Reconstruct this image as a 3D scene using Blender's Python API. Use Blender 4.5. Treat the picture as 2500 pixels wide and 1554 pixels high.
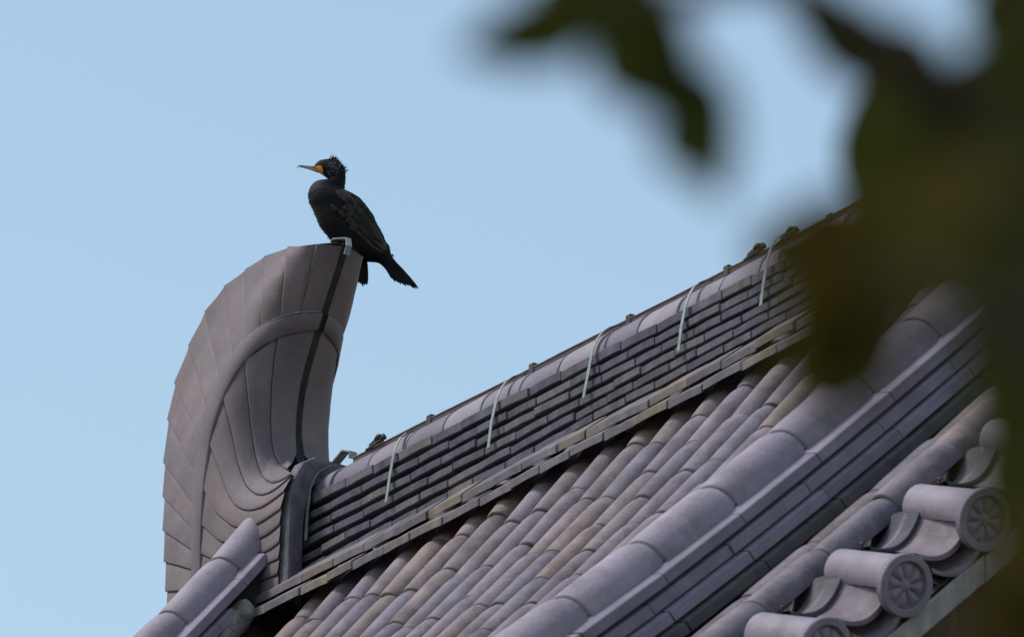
import bpy, bmesh, random
import numpy as np
from math import sin, cos, tan, radians, pi, sqrt, atan2, hypot, exp
from mathutils import Matrix, Vector
random.seed(7)
S = bpy.context.scene
COL = S.collection
for o in list(bpy.data.objects): bpy.data.objects.remove(o)

# ------------------------------------------------------------------ camera
PHI, EPS, DIST, FPX = radians(53), radians(22.6), 45.0, 21375.0
cf = np.array([-sin(PHI)*cos(EPS), cos(PHI)*cos(EPS), sin(EPS)])
cr = np.array([cos(PHI), sin(PHI), 0.0]); cu = np.cross(cr, cf)
CAM = np.array([2.2, 0.0, 19.0]) - DIST*cf
cd = bpy.data.cameras.new('camera'); cam = bpy.data.objects.new('camera', cd); COL.objects.link(cam)
m = Matrix(((cr[0], cu[0], -cf[0], CAM[0]), (cr[1], cu[1], -cf[1], CAM[1]), (cr[2], cu[2], -cf[2], CAM[2]), (0, 0, 0, 1)))
cam.matrix_world = m
cd.sensor_width = 36.0; cd.lens = 36.0*FPX/2500.0
cd.clip_start = 0.1; cd.clip_end = 5000
cd.dof.use_dof = True; cd.dof.focus_distance = 45.5; cd.dof.aperture_fstop = 8.5
S.camera = cam
S.render.resolution_x, S.render.resolution_y = 1024, 636

# ------------------------------------------------------------------ sky, sun, exposure
SUN_EL, SUN_AZ = radians(54), radians(225)       # azimuth clockwise from +Y
W = bpy.data.worlds.new('World'); S.world = W; W.use_nodes = True
nt = W.node_tree; nt.nodes.clear()
sky = nt.nodes.new('ShaderNodeTexSky'); sky.sky_type = 'NISHITA'; sky.sun_disc = False
sky.sun_elevation = SUN_EL; sky.sun_rotation = SUN_AZ
sky.air_density = 1.75; sky.dust_density = 0.5; sky.ozone_density = 0.6; sky.altitude = 50
bg = nt.nodes.new('ShaderNodeBackground'); bg.inputs['Strength'].default_value = 0.135
wo = nt.nodes.new('ShaderNodeOutputWorld')
nt.links.new(sky.outputs[0], bg.inputs[0]); nt.links.new(bg.outputs[0], wo.inputs[0])
sl = bpy.data.lights.new('sun', 'SUN'); sl.energy = 2.7; sl.angle = radians(14); sl.color = (1.0, 0.92, 0.87)
so = bpy.data.objects.new('sun', sl); COL.objects.link(so)
sd = Vector((sin(SUN_AZ)*cos(SUN_EL), cos(SUN_AZ)*cos(SUN_EL), sin(SUN_EL)))
so.rotation_euler = sd.to_track_quat('Z', 'Y').to_euler(); so.location = (0, -10, 40)
S.view_settings.view_transform = 'Standard'; S.view_settings.look = 'None'
S.view_settings.exposure = 0.20; S.view_settings.gamma = 1.0; S.view_settings.use_curve_mapping = False
S.cycles.use_denoising = True
try: S.cycles.denoiser = 'OPENIMAGEDENOISE'
except Exception: pass
S.cycles.max_bounces = 6; S.cycles.diffuse_bounces = 3

# ------------------------------------------------------------------ helpers
def ray(px, py): return cf + cr*(px-1250)/FPX - cu*(py-777)/FPX
def at(px, py, y=0.0, x=None):
    d = ray(px, py)
    t = (y-CAM[1])/d[1] if x is None else (x-CAM[0])/d[0]
    return CAM + d*t

def link(name, data, parent=None):
    o = bpy.data.objects.new(name, data); COL.objects.link(o)
    if parent is not None: o.parent = parent
    return o
def tag(o, label, cat, group=None):
    o['label'] = label; o['category'] = cat
    if group: o['group'] = group
    return o
def empty(name, loc=(0, 0, 0), parent=None):
    o = link(name, None, parent); o.location = loc; o.empty_display_size = 0.1; return o

class MB:
    def __init__(s): s.v = []; s.f = []; s.sm = []
    def grid(s, P, smooth=True, closeu=False):
        """P: rows x cols x 3"""
        b = len(s.v); R = len(P); K = len(P[0])
        for row in P:
            for p in row: s.v.append(tuple(float(a) for a in p))
        for i in range(R-1):
            for j in range(K-1 if not closeu else K):
                j2 = (j+1) % K
                s.f.append((b+i*K+j, b+i*K+j2, b+(i+1)*K+j2, b+(i+1)*K+j)); s.sm.append(smooth)
        return b
    def poly(s, pts, smooth=False):
        b = len(s.v); s.v += [tuple(float(a) for a in p) for p in pts]
        s.f.append(tuple(range(b, b+len(pts)))); s.sm.append(smooth)
    def box(s, x0, x1, y0, y1, z0, z1, M=None):
        b = len(s.v)
        for x in (x0, x1):
            for y in (y0, y1):
                for z in (z0, z1):
                    p = Vector((x, y, z)); p = M @ p if M is not None else p
                    s.v.append(tuple(p))
        for q in ((0, 1, 3, 2), (4, 6, 7, 5), (0, 4, 5, 1), (2, 3, 7, 6), (0, 2, 6, 4), (1, 5, 7, 3)):
            s.f.append(tuple(b+i for i in q)); s.sm.append(False)
    def prism(s, poly, x0, x1, axis=0):
        """extrude closed 2-D poly (other two axes) along axis"""
        n = len(poly); b = len(s.v)
        for x in (x0, x1):
            for (a, c) in poly:
                p = [a, c]; p.insert(axis, x); s.v.append(tuple(p))
        for i in range(n):
            j = (i+1) % n; s.f.append((b+i, b+j, b+n+j, b+n+i)); s.sm.append(False)
        s.f.append(tuple(b+i for i in range(n))[::-1]); s.sm.append(False)
        s.f.append(tuple(b+n+i for i in range(n))); s.sm.append(False)
    def tube(s, pts, rad, n=8, caps=True):
        pts = [Vector(p) for p in pts]
        if not hasattr(rad, '__len__'): rad = [rad]*len(pts)
        rows = []; ref = Vector((0.13, 0.27, 0.95))
        for i, p in enumerate(pts):
            t = (pts[min(i+1, len(pts)-1)]-pts[max(i-1, 0)]).normalized()
            a = t.cross(ref).normalized(); c = t.cross(a).normalized()
            rows.append([p + (a*cos(2*pi*k/n)+c*sin(2*pi*k/n))*rad[i] for k in range(n)])
        b = s.grid(rows, True, True)
        if caps:
            K = n; R = len(rows)
            s.f.append(tuple(b+k for k in range(K))); s.sm.append(False)
            s.f.append(tuple(b+(R-1)*K+k for k in range(K))[::-1]); s.sm.append(False)
    def mesh(s, name, mat=None, bevel=0):
        me = bpy.data.meshes.new(name); me.from_pydata(s.v, [], s.f)
        me.polygons.foreach_set('use_smooth', s.sm)
        bm = bmesh.new(); bm.from_mesh(me)
        bmesh.ops.recalc_face_normals(bm, faces=bm.faces)
        if bevel:
            es = [e for e in bm.edges if len(e.link_faces) == 2 and e.calc_face_angle() > 0.6]
            bmesh.ops.bevel(bm, geom=es, offset=bevel, segments=1, affect='EDGES', profile=0.6)
        bm.to_mesh(me); bm.free()
        if mat: me.materials.append(mat)
        me.update(); return me
    def build(s, name, mat, parent=None, bevel=0):
        return link(name, s.mesh(name, mat, bevel), parent)

def frame(o, org, ex, ez):
    """place object with local x along ex and z near ez"""
    ex = Vector(ex).normalized(); ez = Vector(ez); ey = ez.cross(ex).normalized(); ez = ex.cross(ey)
    M = Matrix((ex, ey, ez)).transposed().to_4x4(); M.translation = Vector(org)
    o.matrix_world = M

# ------------------------------------------------------------------ materials
def L(c):   # sRGB 0-255 -> linear
    return tuple(((x/255)/12.92 if x/255 <= .04045 else ((x/255+.055)/1.055)**2.4) for x in c) + (1.0,)
def mat(name, cols, rough=.8, scale=6., mottle=.25, bump=.25, streak=0., speck=0., spec=.3, dirt=None, dirtamt=.0):
    tone = {'field_tile': (1.05, 1.01, 1.03), 'ridge_cap_tile': (1.02, .97, .98), 'ridge_course_tile': (.98, 1.0, 1.06), 'lip_tile': (1.04, 1.0, 1.04), 'descending_ridge_tile': (1.24, 1.19, 1.22), 'descending_side_tile': (1.13, 1.09, 1.13), 'ornament_clay': (1.06, 1.0, .98), 'leaf_green': (1.55, 1.3, .9), 'leaf_bronze': (1.35, 1.2, 1.0)}.get(name, (1, 1, 1))   # fired clay and leaf tints
    mean = [sum(c[i] for c in cols)/len(cols) for i in range(3)]; kv = .72 if name == 'field_tile' else 1.0; kl = {'field_tile': .88, 'descending_ridge_tile': .86, 'descending_side_tile': .95, 'ornament_clay': .88}.get(name, 1.0)
    cols = [tuple((mean[i]+(c[i]-mean[i])*kv)*tone[i]*kl for i in range(3)) for c in cols]
    M = bpy.data.materials.new(name); M.use_nodes = True
    n = M.node_tree.nodes; l = M.node_tree.links; n.clear()
    out = n.new('ShaderNodeOutputMaterial'); bs = n.new('ShaderNodeBsdfPrincipled')
    l.new(bs.outputs[0], out.inputs[0]); bs.inputs['Roughness'].default_value = rough
    bs.inputs['Specular IOR Level'].default_value = spec
    tc = n.new('ShaderNodeTexCoord'); oi = n.new('ShaderNodeObjectInfo')
    mul = n.new('ShaderNodeVectorMath'); mul.operation = 'SCALE'; mul.inputs[0].default_value = (17.3, 41.7, 29.1)
    l.new(oi.outputs['Random'], mul.inputs['Scale'])
    add = n.new('ShaderNodeVectorMath'); l.new(tc.outputs['Object'], add.inputs[0]); l.new(mul.outputs[0], add.inputs[1])
    rp = n.new('ShaderNodeValToRGB'); e = rp.color_ramp.elements
    while len(e) < len(cols): e.new(0.5)
    for i, c in enumerate(cols): e[i].position = i/max(1, len(cols)-1); e[i].color = c if len(c) == 4 else tuple(c)+(1,)
    l.new(oi.outputs['Random'], rp.inputs[0])
    def noise(sc, det, rgh=.6):
        t = n.new('ShaderNodeTexNoise'); t.inputs['Scale'].default_value = sc; t.inputs['Detail'].default_value = det
        t.inputs['Roughness'].default_value = rgh; l.new(add.outputs[0], t.inputs['Vector']); return t
    def rng(src, a, b, c, d):
        r = n.new('ShaderNodeMapRange'); r.inputs[1].default_value = a; r.inputs[2].default_value = b
        r.inputs[3].default_value = c; r.inputs[4].default_value = d; l.new(src, r.inputs[0]); return r
    n1 = noise(scale, 6); n2 = noise(scale*9, 4, .7)
    r1 = rng(n1.outputs['Fac'], .3, .7, 1-mottle, 1+mottle); r2 = rng(n2.outputs['Fac'], .3, .7, 1-mottle*.5, 1+mottle*.5)
    mm = n.new('ShaderNodeMath'); mm.operation = 'MULTIPLY'; l.new(r1.outputs[0], mm.inputs[0]); l.new(r2.outputs[0], mm.inputs[1])
    last = mm
    if streak:
        mp = n.new('ShaderNodeMapping'); mp.inputs['Scale'].default_value = (5, 5, .7); l.new(add.outputs[0], mp.inputs['Vector'])
        ns = n.new('ShaderNodeTexNoise'); ns.inputs['Scale'].default_value = 2.5; ns.inputs['Detail'].default_value = 4; l.new(mp.outputs[0], ns.inputs['Vector'])
        rs = rng(ns.outputs['Fac'], .4, .75, 1-streak*.4, 1+streak)
        m2 = n.new('ShaderNodeMath'); m2.operation = 'MULTIPLY'; l.new(last.outputs[0], m2.inputs[0]); l.new(rs.outputs[0], m2.inputs[1]); last = m2
    sc = n.new('ShaderNodeVectorMath'); sc.operation = 'SCALE'; l.new(rp.outputs[0], sc.inputs[0]); l.new(last.outputs[0], sc.inputs['Scale'])
    colout = sc.outputs[0]
    if dirt is not None:
        nd = noise(scale*.7, 5, .75); rd = rng(nd.outputs['Fac'], .5, .68, 0, dirtamt)
        mx = n.new('ShaderNodeMix'); mx.data_type = 'RGBA'; l.new(rd.outputs[0], mx.inputs[0]); l.new(colout, mx.inputs[6]); mx.inputs[7].default_value = dirt
        colout = mx.outputs[2]
    if speck:
        nk = noise(scale*14, 2, .5); rk = rng(nk.outputs['Fac'], .69, .75, 0, speck)
        mx = n.new('ShaderNodeMix'); mx.data_type = 'RGBA'; l.new(rk.outputs[0], mx.inputs[0]); l.new(colout, mx.inputs[6]); mx.inputs[7].default_value = (.42, .40, .40, 1)
        nk2 = noise(scale*8, 2, .5); rk2 = rng(nk2.outputs['Fac'], .70, .76, 0, speck)
        mx2 = n.new('ShaderNodeMix'); mx2.data_type = 'RGBA'; l.new(rk2.outputs[0], mx2.inputs[0]); l.new(mx.outputs[2], mx2.inputs[6]); mx2.inputs[7].default_value = (.05, .045, .05, 1)
        colout = mx2.outputs[2]
    l.new(colout, bs.inputs['Base Color'])
    if bump:
        bp = n.new('ShaderNodeBump'); bp.inputs['Strength'].default_value = bump; bp.inputs['Distance'].default_value = .01
        sm = n.new('ShaderNodeMath'); sm.operation = 'ADD'; l.new(n1.outputs['Fac'], sm.inputs[0]); l.new(n2.outputs['Fac'], sm.inputs[1])
        l.new(sm.outputs[0], bp.inputs['Height']); l.new(bp.outputs[0], bs.inputs['Normal'])
    rr = rng(n2.outputs['Fac'], .3, .7, max(.05, rough-.1), min(1, rough+.1)); l.new(rr.outputs[0], bs.inputs['Roughness'])
    return M
M = {}
M['field'] = mat('field_tile', [(.180, .155, .185), (.215, .182, .210), (.165, .155, .195), (.235, .182, .188), (.195, .178, .212), (.245, .188, .165), (.205, .180, .215), (.150, .143, .178), (.225, .180, .200), (.270, .205, .165), (.185, .168, .200)], .72, 7, .34, .3, speck=.7, dirt=(.085, .07, .07, 1), dirtamt=.75)
M['cap'] = mat('ridge_cap_tile', [(.135, .122, .165), (.165, .148, .19), (.128, .120, .165), (.25, .228, .262), (.15, .135, .175)], .65, 5, .18, .2, speck=.35)
M['noshi'] = mat('ridge_course_tile', [(.085, .080, .096), (.115, .105, .124), (.08, .078, .094), (.10, .091, .116), (.128, .114, .124), (.088, .087, .108), (.152, .133, .126), (.10, .092, .106)], .8, 8, .32, .35, streak=.28, speck=.55)
M['lip'] = mat('lip_tile', [(.115, .104, .112), (.155, .139, .158), (.105, .095, .10), (.125, .115, .122), (.13, .12, .13), (.14, .125, .12), (.19, .155, .115), (.12, .11, .118)], .8, 8, .3, .35, streak=.25, speck=.5)
M['kud'] = mat('descending_ridge_tile', [(.255, .225, .262), (.272, .238, .272), (.24, .215, .257)], .68, 5, .22, .18, speck=.45, dirt=(.15, .125, .14, 1), dirtamt=.6)
M['kside'] = mat('descending_side_tile', [(.20, .18, .22), (.228, .204, .25), (.208, .19, .23), (.182, .168, .205)], .75, 6, .18, .2, speck=.25)
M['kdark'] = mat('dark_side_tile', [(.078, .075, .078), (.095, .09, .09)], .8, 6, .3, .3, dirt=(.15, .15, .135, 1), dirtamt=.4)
M['shibi'] = mat('ornament_clay', [(.160, .134, .148), (.175, .142, .150), (.150, .130, .150), (.178, .148, .158)], .72, 4, .22, .16, dirt=(.13, .11, .115, 1), dirtamt=.35)
M['dark'] = mat('gap_shade_mortar', [(.025, .025, .028), (.03, .03, .03)], .95, 9, .4, .5)  # mortar and cores, coloured near-black to deepen the shade in the gaps
M['collar'] = mat('collar_mortar', [(.135, .122, .14), (.145, .13, .145)], .9, 9, .35, .4, dirt=(.06, .055, .062, 1), dirtamt=.6)
M['mortar'] = mat('old_plaster', [(.26, .245, .25), (.30, .28, .27)], .9, 9, .3, .8, dirt=(.05, .045, .045, 1), dirtamt=.9)
M['copper'] = mat('verdigris_copper', [(.21, .25, .235), (.25, .29, .275)], .6, 20, .25, .2, dirt=(.10, .13, .12, 1), dirtamt=.5)
M['bronze'] = mat('dull_bronze', [(.055, .042, .040), (.065, .05, .045)], .6, 20, .3, .3)
M['wood'] = mat('dark_timber', [(.07, .05, .035), (.09, .065, .045)], .85, 5, .3, .3, streak=.4)
M['board'] = mat('weathered_board', [(.24, .225, .22), (.27, .25, .24)], .85, 6, .2, .25, streak=.3)
M['wall'] = mat('plaster_wall', [(.55, .52, .47), (.56, .53, .48)], .9, 2, .1, .1)
M['ground'] = mat('gravel_ground', [(.060, .060, .045), (.065, .062, .05)], .95, 4, .25, .4)
M['nail'] = mat('rusty_nail', [(.05, .03, .03), (.06, .035, .03)], .7, 30, .3, .2)

# ------------------------------------------------------------------ ground
g = MB(); g.poly([(-3000, -3000, 0), (3000, -3000, 0), (3000, 3000, 0), (-3000, 3000, 0)])
go = g.build('ground', M['ground']); go['kind'] = 'structure'

# ------------------------------------------------------------------ roof shape
YS = np.array([-.4, -.615, -.932, -1.159, -1.6, -2.31, -2.786, -3.275, -3.74, -4.14, -4.6, -5.2, -6.0])
ZS = np.array([17.76, 17.494, 17.107, 16.87, 16.41, 15.735, 15.28, 14.825, 14.385, 14.045, 13.69, 13.28, 12.82])
PC = np.polyfit(YS, ZS, 4); PD = np.polyder(PC)
def rise(X): return .02*(min(max(X, .5), 8.2)-1.4)
def crown(X, y): return float(np.polyval(PC, y)) + rise(X)
_ya = np.linspace(-.05, -6.6, 800); _za = np.polyval(PC, _ya)
_sa = np.concatenate([[0], np.cumsum(np.hypot(np.diff(_ya), np.diff(_za)))])
def y_of_s(s): return float(np.interp(s, _sa, _ya))
def s_of_y(y): return float(np.interp(-y, -_ya, _sa))
def normal(y):
    d = float(np.polyval(PD, y)); n = Vector((0, -d, 1)).normalized(); return n
def down(y):
    d = float(np.polyval(PD, y)); return Vector((0, -1, -d)).normalized()

XL, XR = 0.42, 8.10
temple = empty('temple', (4, 0, 0)); temple['kind'] = 'thing'
tag(temple, 'temple with weathered grey tiled roof, stacked ridge courses and round lotus verge tiles', 'temple')
temple.location = (0, 0, 0)

# deck (both slopes) and hall below
dk = MB(); ysd = np.linspace(-.1, -6.6, 40)
def dz(X, y): return crown(X, y) - .16
rows = []
for X in (-.3, 2, 4, 6, 8, 8.85):
    rows.append([(X, -y, dz(X, y)) for y in ysd[::-1]] + [(X, y, dz(X, y)) for y in ysd])
dk.grid(rows)
dk.build('roof_deck', M['dark'], temple)
hw = MB(); hw.box(-1.0, 8.5, -5.2, 5.2, 0.0, 12.6)
hw.prism([(-5.2, 12.6), (5.2, 12.6), (4.0, 13.6), (0.35, 17.2), (-.35, 17.2), (-4.0, 13.6)], -0.2, 8.45)
hw.build('wall', M['wall'], temple)

# round tile (local x runs down the slope, z is up from the roof)
def round_tile_mesh(name, R, Ln, matr, seed=0, span=100, shoulder=.10):
    rnd = random.Random(seed)
    st = [(0.0, .82), (.006, .86), (.02*Ln/.49, .88), (.05, .965), (.09, 1.0), (Ln*.5, 1.0), (Ln*.85, .985), (Ln-.008, .96), (Ln, .93), (Ln+.001, .80)]
    a = np.radians(np.linspace(-span, span, 19)); P = []
    w = [rnd.uniform(-.006, .006) for _ in a]
    for x, k in st: P.append([(x + (.01*rnd.random() if .01 < x < Ln-.01 else 0)*0 + 0.0, R*k*sin(t)*(1+w[i]), R*k*cos(t)*(1+w[i])) for i, t in enumerate(a)])
    b = MB(); b.grid(P); return b.mesh(name, matr)
TL = .49
tile_meshes = [round_tile_mesh('round_tile', .094, TL, M['field'], i) for i in range(4)]

def put_tile(me, X, s, name, parent, lift=0.0, drop=None, jit=1.0, Ln=TL, rad=.094):
    y0 = y_of_s(s); y1 = y_of_s(s+Ln)
    p0 = Vector((X, y0, crown(X, y0))); p1 = Vector((X, y1, crown(X, y1)))
    n = normal((y0+y1)/2)
    p0 = p0 - n*(rad-lift); p1 = p1 - n*(rad-lift)
    o = link(name, me, parent)
    jx = random.gauss(0, .0045)*jit; jn = random.gauss(0, .004)*jit
    frame(o, p0 + Vector((jx, 0, 0)) + n*jn, (p1-p0) + Vector((random.gauss(0, .004)*jit, 0, random.gauss(0, .003)*jit)), n)
    k = 1+random.gauss(0, .02)*jit; o.scale = (1, k, k)
    return o

row_x = [1.02 + .281*i for i in range(25)]
NVIS = 10
for X in row_x:
    # the pan tiles of the trough to the left of this row
    pm = MB(); s = s_of_y(-.26)
    while s < 5.2:
        ya, yb = y_of_s(s), y_of_s(s+.28)
        P = []
        for yy, hh in ((ya, -.004), (yb, .018)):
            nn = normal(yy)
            P.append([Vector((X-.14+t*.11, yy, crown(X, yy))) - nn*(.13 + .03*(1-t*t) - hh) for t in (-1, -.5, 0, .5, 1)])
        P.append([p - normal(yb)*.03 for p in P[-1]])
        pm.grid(P); s += .28
    tr = pm.build('tile_row', M['field'], temple)
    s = s_of_y(-.30) - random.random()*TL
    for k in range(NVIS):
        if s + TL > s_of_y(-.2):
            put_tile(random.choice(tile_meshes), X, s, 'round_tile', tr)
        s += TL*random.uniform(.985, 1.015) - .012
    tr['_s'] = s
# lower continuation of the rows towards the eaves, outside the photograph
lo = MB()
for X in row_x:
    P = []
    for yy in np.linspace(-3.7, -6.4, 12):
        nn = normal(yy); c = Vector((X, yy, crown(X, yy))) - nn*.094
        P.append([c + Vector((.09*sin(t), 0, 0)) + nn*.09*cos(t) for t in np.radians(np.linspace(-100, 100, 9))])
    lo.grid(P)
lw = lo.build('lower_tile_rows', M['field'], temple); lw['kind'] = 'stuff'
for o in temple.children:
    if '_s' in o: del o['_s']

# ------------------------------------------------------------------ main ridge
ridge = MB()
ridge.prism([(-.30, 17.35), (-.15, 18.0), (-.13, 18.44), (.13, 18.44), (.15, 18.0), (.30, 17.35)], .30, 8.9)
ridge = ridge.build('main_ridge', M['dark'], temple)
X0R, X1R = .60, 8.8
def c5bot(X): return 17.985 + .025*(X-.8)*min(1, max(0, (9-X)/3))
def brick_mesh(name, Ln, D, H, matr, seed, shear=0.):
    """bowed flat tile: x length, y depth (front at y=0), z 0..H"""
    rnd = random.Random(seed); b = MB(); N = 7
    bow = rnd.uniform(.0005, .0045); tw = rnd.uniform(-.003, .003); rows = []
    c = .004
    prof = [(D, 0), (c*1.2, 0), (0, c), (0, H-c), (c*1.2, H), (D, H)]
    xs = [0, c] + [Ln*(i/(N-1)) for i in range(1, N-1)] + [Ln-c, Ln]
    for i, x in enumerate(xs):
        t = x/Ln*2-1; dzz = -bow*t*t + tw*t; inn = c if i in (0, len(xs)-1) else 0
        chip = rnd.uniform(0, .0025)
        rows.append([(x, y + (inn+chip if y < .02 else 0), z + shear*y + dzz + (inn*.6 if z < H/2 else -inn*.6)) for (y, z) in prof])
    b.grid(rows, False)
    b.poly(rows[0]); b.poly(rows[-1][::-1])
    return b.mesh(name, matr)
bmesh_n = [brick_mesh('ridge_tile', .262, .13, .046, M['noshi'], i) for i in range(6)]
def lay_course(zf, front, name, meshes, parent, x0, x1, mean, depth_tilt=0., H=1., off=0., gap=.004, jitz=.0018, jity=.0028):
    x = x0 + off
    first = True
    xs = []
    if off > .06: xs.append((x0, x-gap))
    while x < x1:
        l = mean*random.choice([.82, .9, 1, 1, 1.05, 1.12]); xs.append((x, x+l-gap)); x += l
    for a, b in xs:
        o = link(name, random.choice(meshes), parent)
        za, zb = zf(a), zf(b); ff = front((a+b)/2) + random.gauss(0, jity)
        ex = Vector((b-a, 0, zb-za + random.gauss(0, .0015))); ang = depth_tilt
        ez = Vector((0, -sin(ang), cos(ang)))
        frame(o, (a, -ff, za + random.gauss(0, jitz)), ex, ez)
        o.scale = ((b-a)/.262, 1, H)
# courses 1..5 under the cap course
for k in range(1, 6):
    def zf(X, k=k):
        top = 18.385; return top - (top - c5bot(X))*k/5.0
    lay_course(zf, lambda X, k=k: .205 + .0095*k, 'ridge_tile', bmesh_n, ridge, .585 - .012*k, X1R, .262, radians(3), .92, random.uniform(.03, .25))
# course 0 carries the round caps
lay_course(lambda X: 18.392, lambda X: .20, 'ridge_tile', [brick_mesh('ridge_tile', .262, .17, .052, M['noshi'], 20+i) for i in range(4)], ridge, .60, X1R, .262, radians(2), 1.0, .14, jity=.003, jitz=.002)
# round caps
def cap_mesh(name, hwid, hgt, Ln, matr, seed=0):
    b = MB(); P = []; a = np.radians(np.linspace(-92, 92, 21))
    for x, k, dzc in ((0, .95, 0), (.02, .965, 0), (.06, .99, 0), (Ln*.5, 1, 0), (Ln-.012, 1.005, 0), (Ln, .99, 0), (Ln+.001, .9, 0)):
        P.append([(x, hwid*k*sin(t), hgt*k*(cos(t) if cos(t) > 0 else cos(t))) for t in a])
    b.grid(P); return b.mesh(name, matr)
capm = cap_mesh('cap_tile', .165, .178, .335, M['cap'])
x = .50
while x < X1R:
    o = link('cap_tile', capm, ridge); frame(o, (x, random.gauss(0, .003), 18.436 + random.gauss(0, .002)), (1, random.gauss(0, .006), random.gauss(0, .006)), (0, 0, 1)); x += .327
# two projecting lip courses
lipms = {k: [brick_mesh('lip_tile', .262, .14, .048, M['lip'], 40+i, k) for i in range(5)] for k in (.82, .74)}
for (fr, zt, shr, off) in ((.43, 17.830, .82, .1), (.505, 17.713, .74, .2)):
    lay_course(lambda X, zt=zt: zt + .016*max(0, X-1.6), lambda X, fr=fr: fr, 'lip_tile', lipms[shr], ridge, .54 if fr > .5 else .34, X1R, .272, 0., .98, off, gap=.004, jitz=.003, jity=.005)
# short end pieces by the ornament
for (a, b_, fr, z, tl) in ((.05, .30, .345, 17.94, 20), (.30, .52, .335, 17.955, 14)):
    o = link('ridge_tile', bmesh_n[1], ridge); frame(o, (a, -fr, z), (1, 0, .03), (0, -sin(radians(tl)), cos(radians(tl)))); o.scale = ((b_-a)/.262, 1, 1)

# copper straps
for (px, py, qx, qy, tx, ty) in ((757, 1194, 747, 1318, 823, 1136), (963, 1103, 943, 1226, 1024, 1052), (1214, 970, 1193, 1093, 1290, 912), (1448, 852, 1425, 972, 1524, 792), (1676, 740, 1657, 858, 1745, 682), (1876, 628, 1858, 746, 1940, 566)):
    a = at(px, py, y=-.212); top = at(tx, ty, y=-.02); bot = at(qx, qy, y=-.262)
    pts = [Vector(top).lerp(Vector(a), t_) + Vector((0, -.026, .028))*sin(pi*t_) for t_ in (0, .2, .4, .6, .8)] + [Vector(a), Vector(a)*.5+Vector(bot)*.5+Vector((random.gauss(0, .004), -.004, 0)), Vector(bot)]
    b = MB(); wv = Vector((1, 0, .0))*.011; P = []
    for i, p in enumerate(pts):
        t = (pts[min(i+1, len(pts)-1)]-pts[max(i-1, 0)]).normalized(); n_ = wv.cross(t).normalized()
        if n_.y > 0: n_ = -n_
        w2 = (wv - t*wv.dot(t)).normalized()*.011
        P.append([p-w2, p-w2+n_*.004, p+n_*.005, p+w2+n_*.004, p+w2])
    b.grid(P, False); b.poly(P[-1])
    b.build('copper_strap', M['copper'], ridge)
# bracket on the end of the ridge
def bracket(pts, wid, th, parent, name='copper_bracket', mt='copper', wdir=(0, 1, 0)):
    b = MB(); P = []; wd = Vector(wdir)*wid/2; pts = [Vector(p) for p in pts]
    for i, p in enumerate(pts):
        t = (pts[min(i+1, len(pts)-1)]-pts[max(i-1, 0)]).normalized(); n_ = t.cross(wd).normalized()*th/2
        P.append([p-wd-n_, p+wd-n_, p+wd+n_, p-wd+n_])
    b.grid(P, False, True); b.poly(P[0]); b.poly(P[-1]); return b.build(name, M[mt], parent)
bracket([at(820, 1129, y=.02), at(843, 1101, y=.02), at(862, 1103, y=.02), at(860, 1119, y=.02)], .05, .008, ridge)

# collar between the ornament and the ridge: an arch over the ridge end
cb = MB(); P = []
half = [(.385, 17.80), (.38, 18.05), (.375, 18.25), (.36, 18.40), (.325, 18.52), (.26, 18.615), (.16, 18.675), (.0, 18.70)]
arch = [(-y, z) for y, z in half] + [(y, z) for y, z in half[::-1][1:]]
sc_ = lambda k, kz, dz_=0: [(y*k, 17.80 + (z-17.80)*kz + dz_) for y, z in arch]
for x, src in ((.0, sc_(.80, .90)), (.008, sc_(.985, .993)), (.02, arch), (.085, arch), (.10, sc_(.985, .993)), (.106, sc_(.93, .97)), (.10, sc_(.70, .86)), (.05, sc_(.68, .85))):
    P.append([(.555 + x + .30*abs(y), y, z) for (y, z) in src])
cb.grid(P, False); cb.build('ridge_collar', M['collar'], ridge)
ed = MB(); ed.prism([(-y_*.9, z_-.03) for y_, z_ in half] + [(y_*.9, z_-.03) for y_, z_ in half[::-1][1:]], .45, .54); ed.build('ridge_end_wall', M['dark'], ridge)

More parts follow.
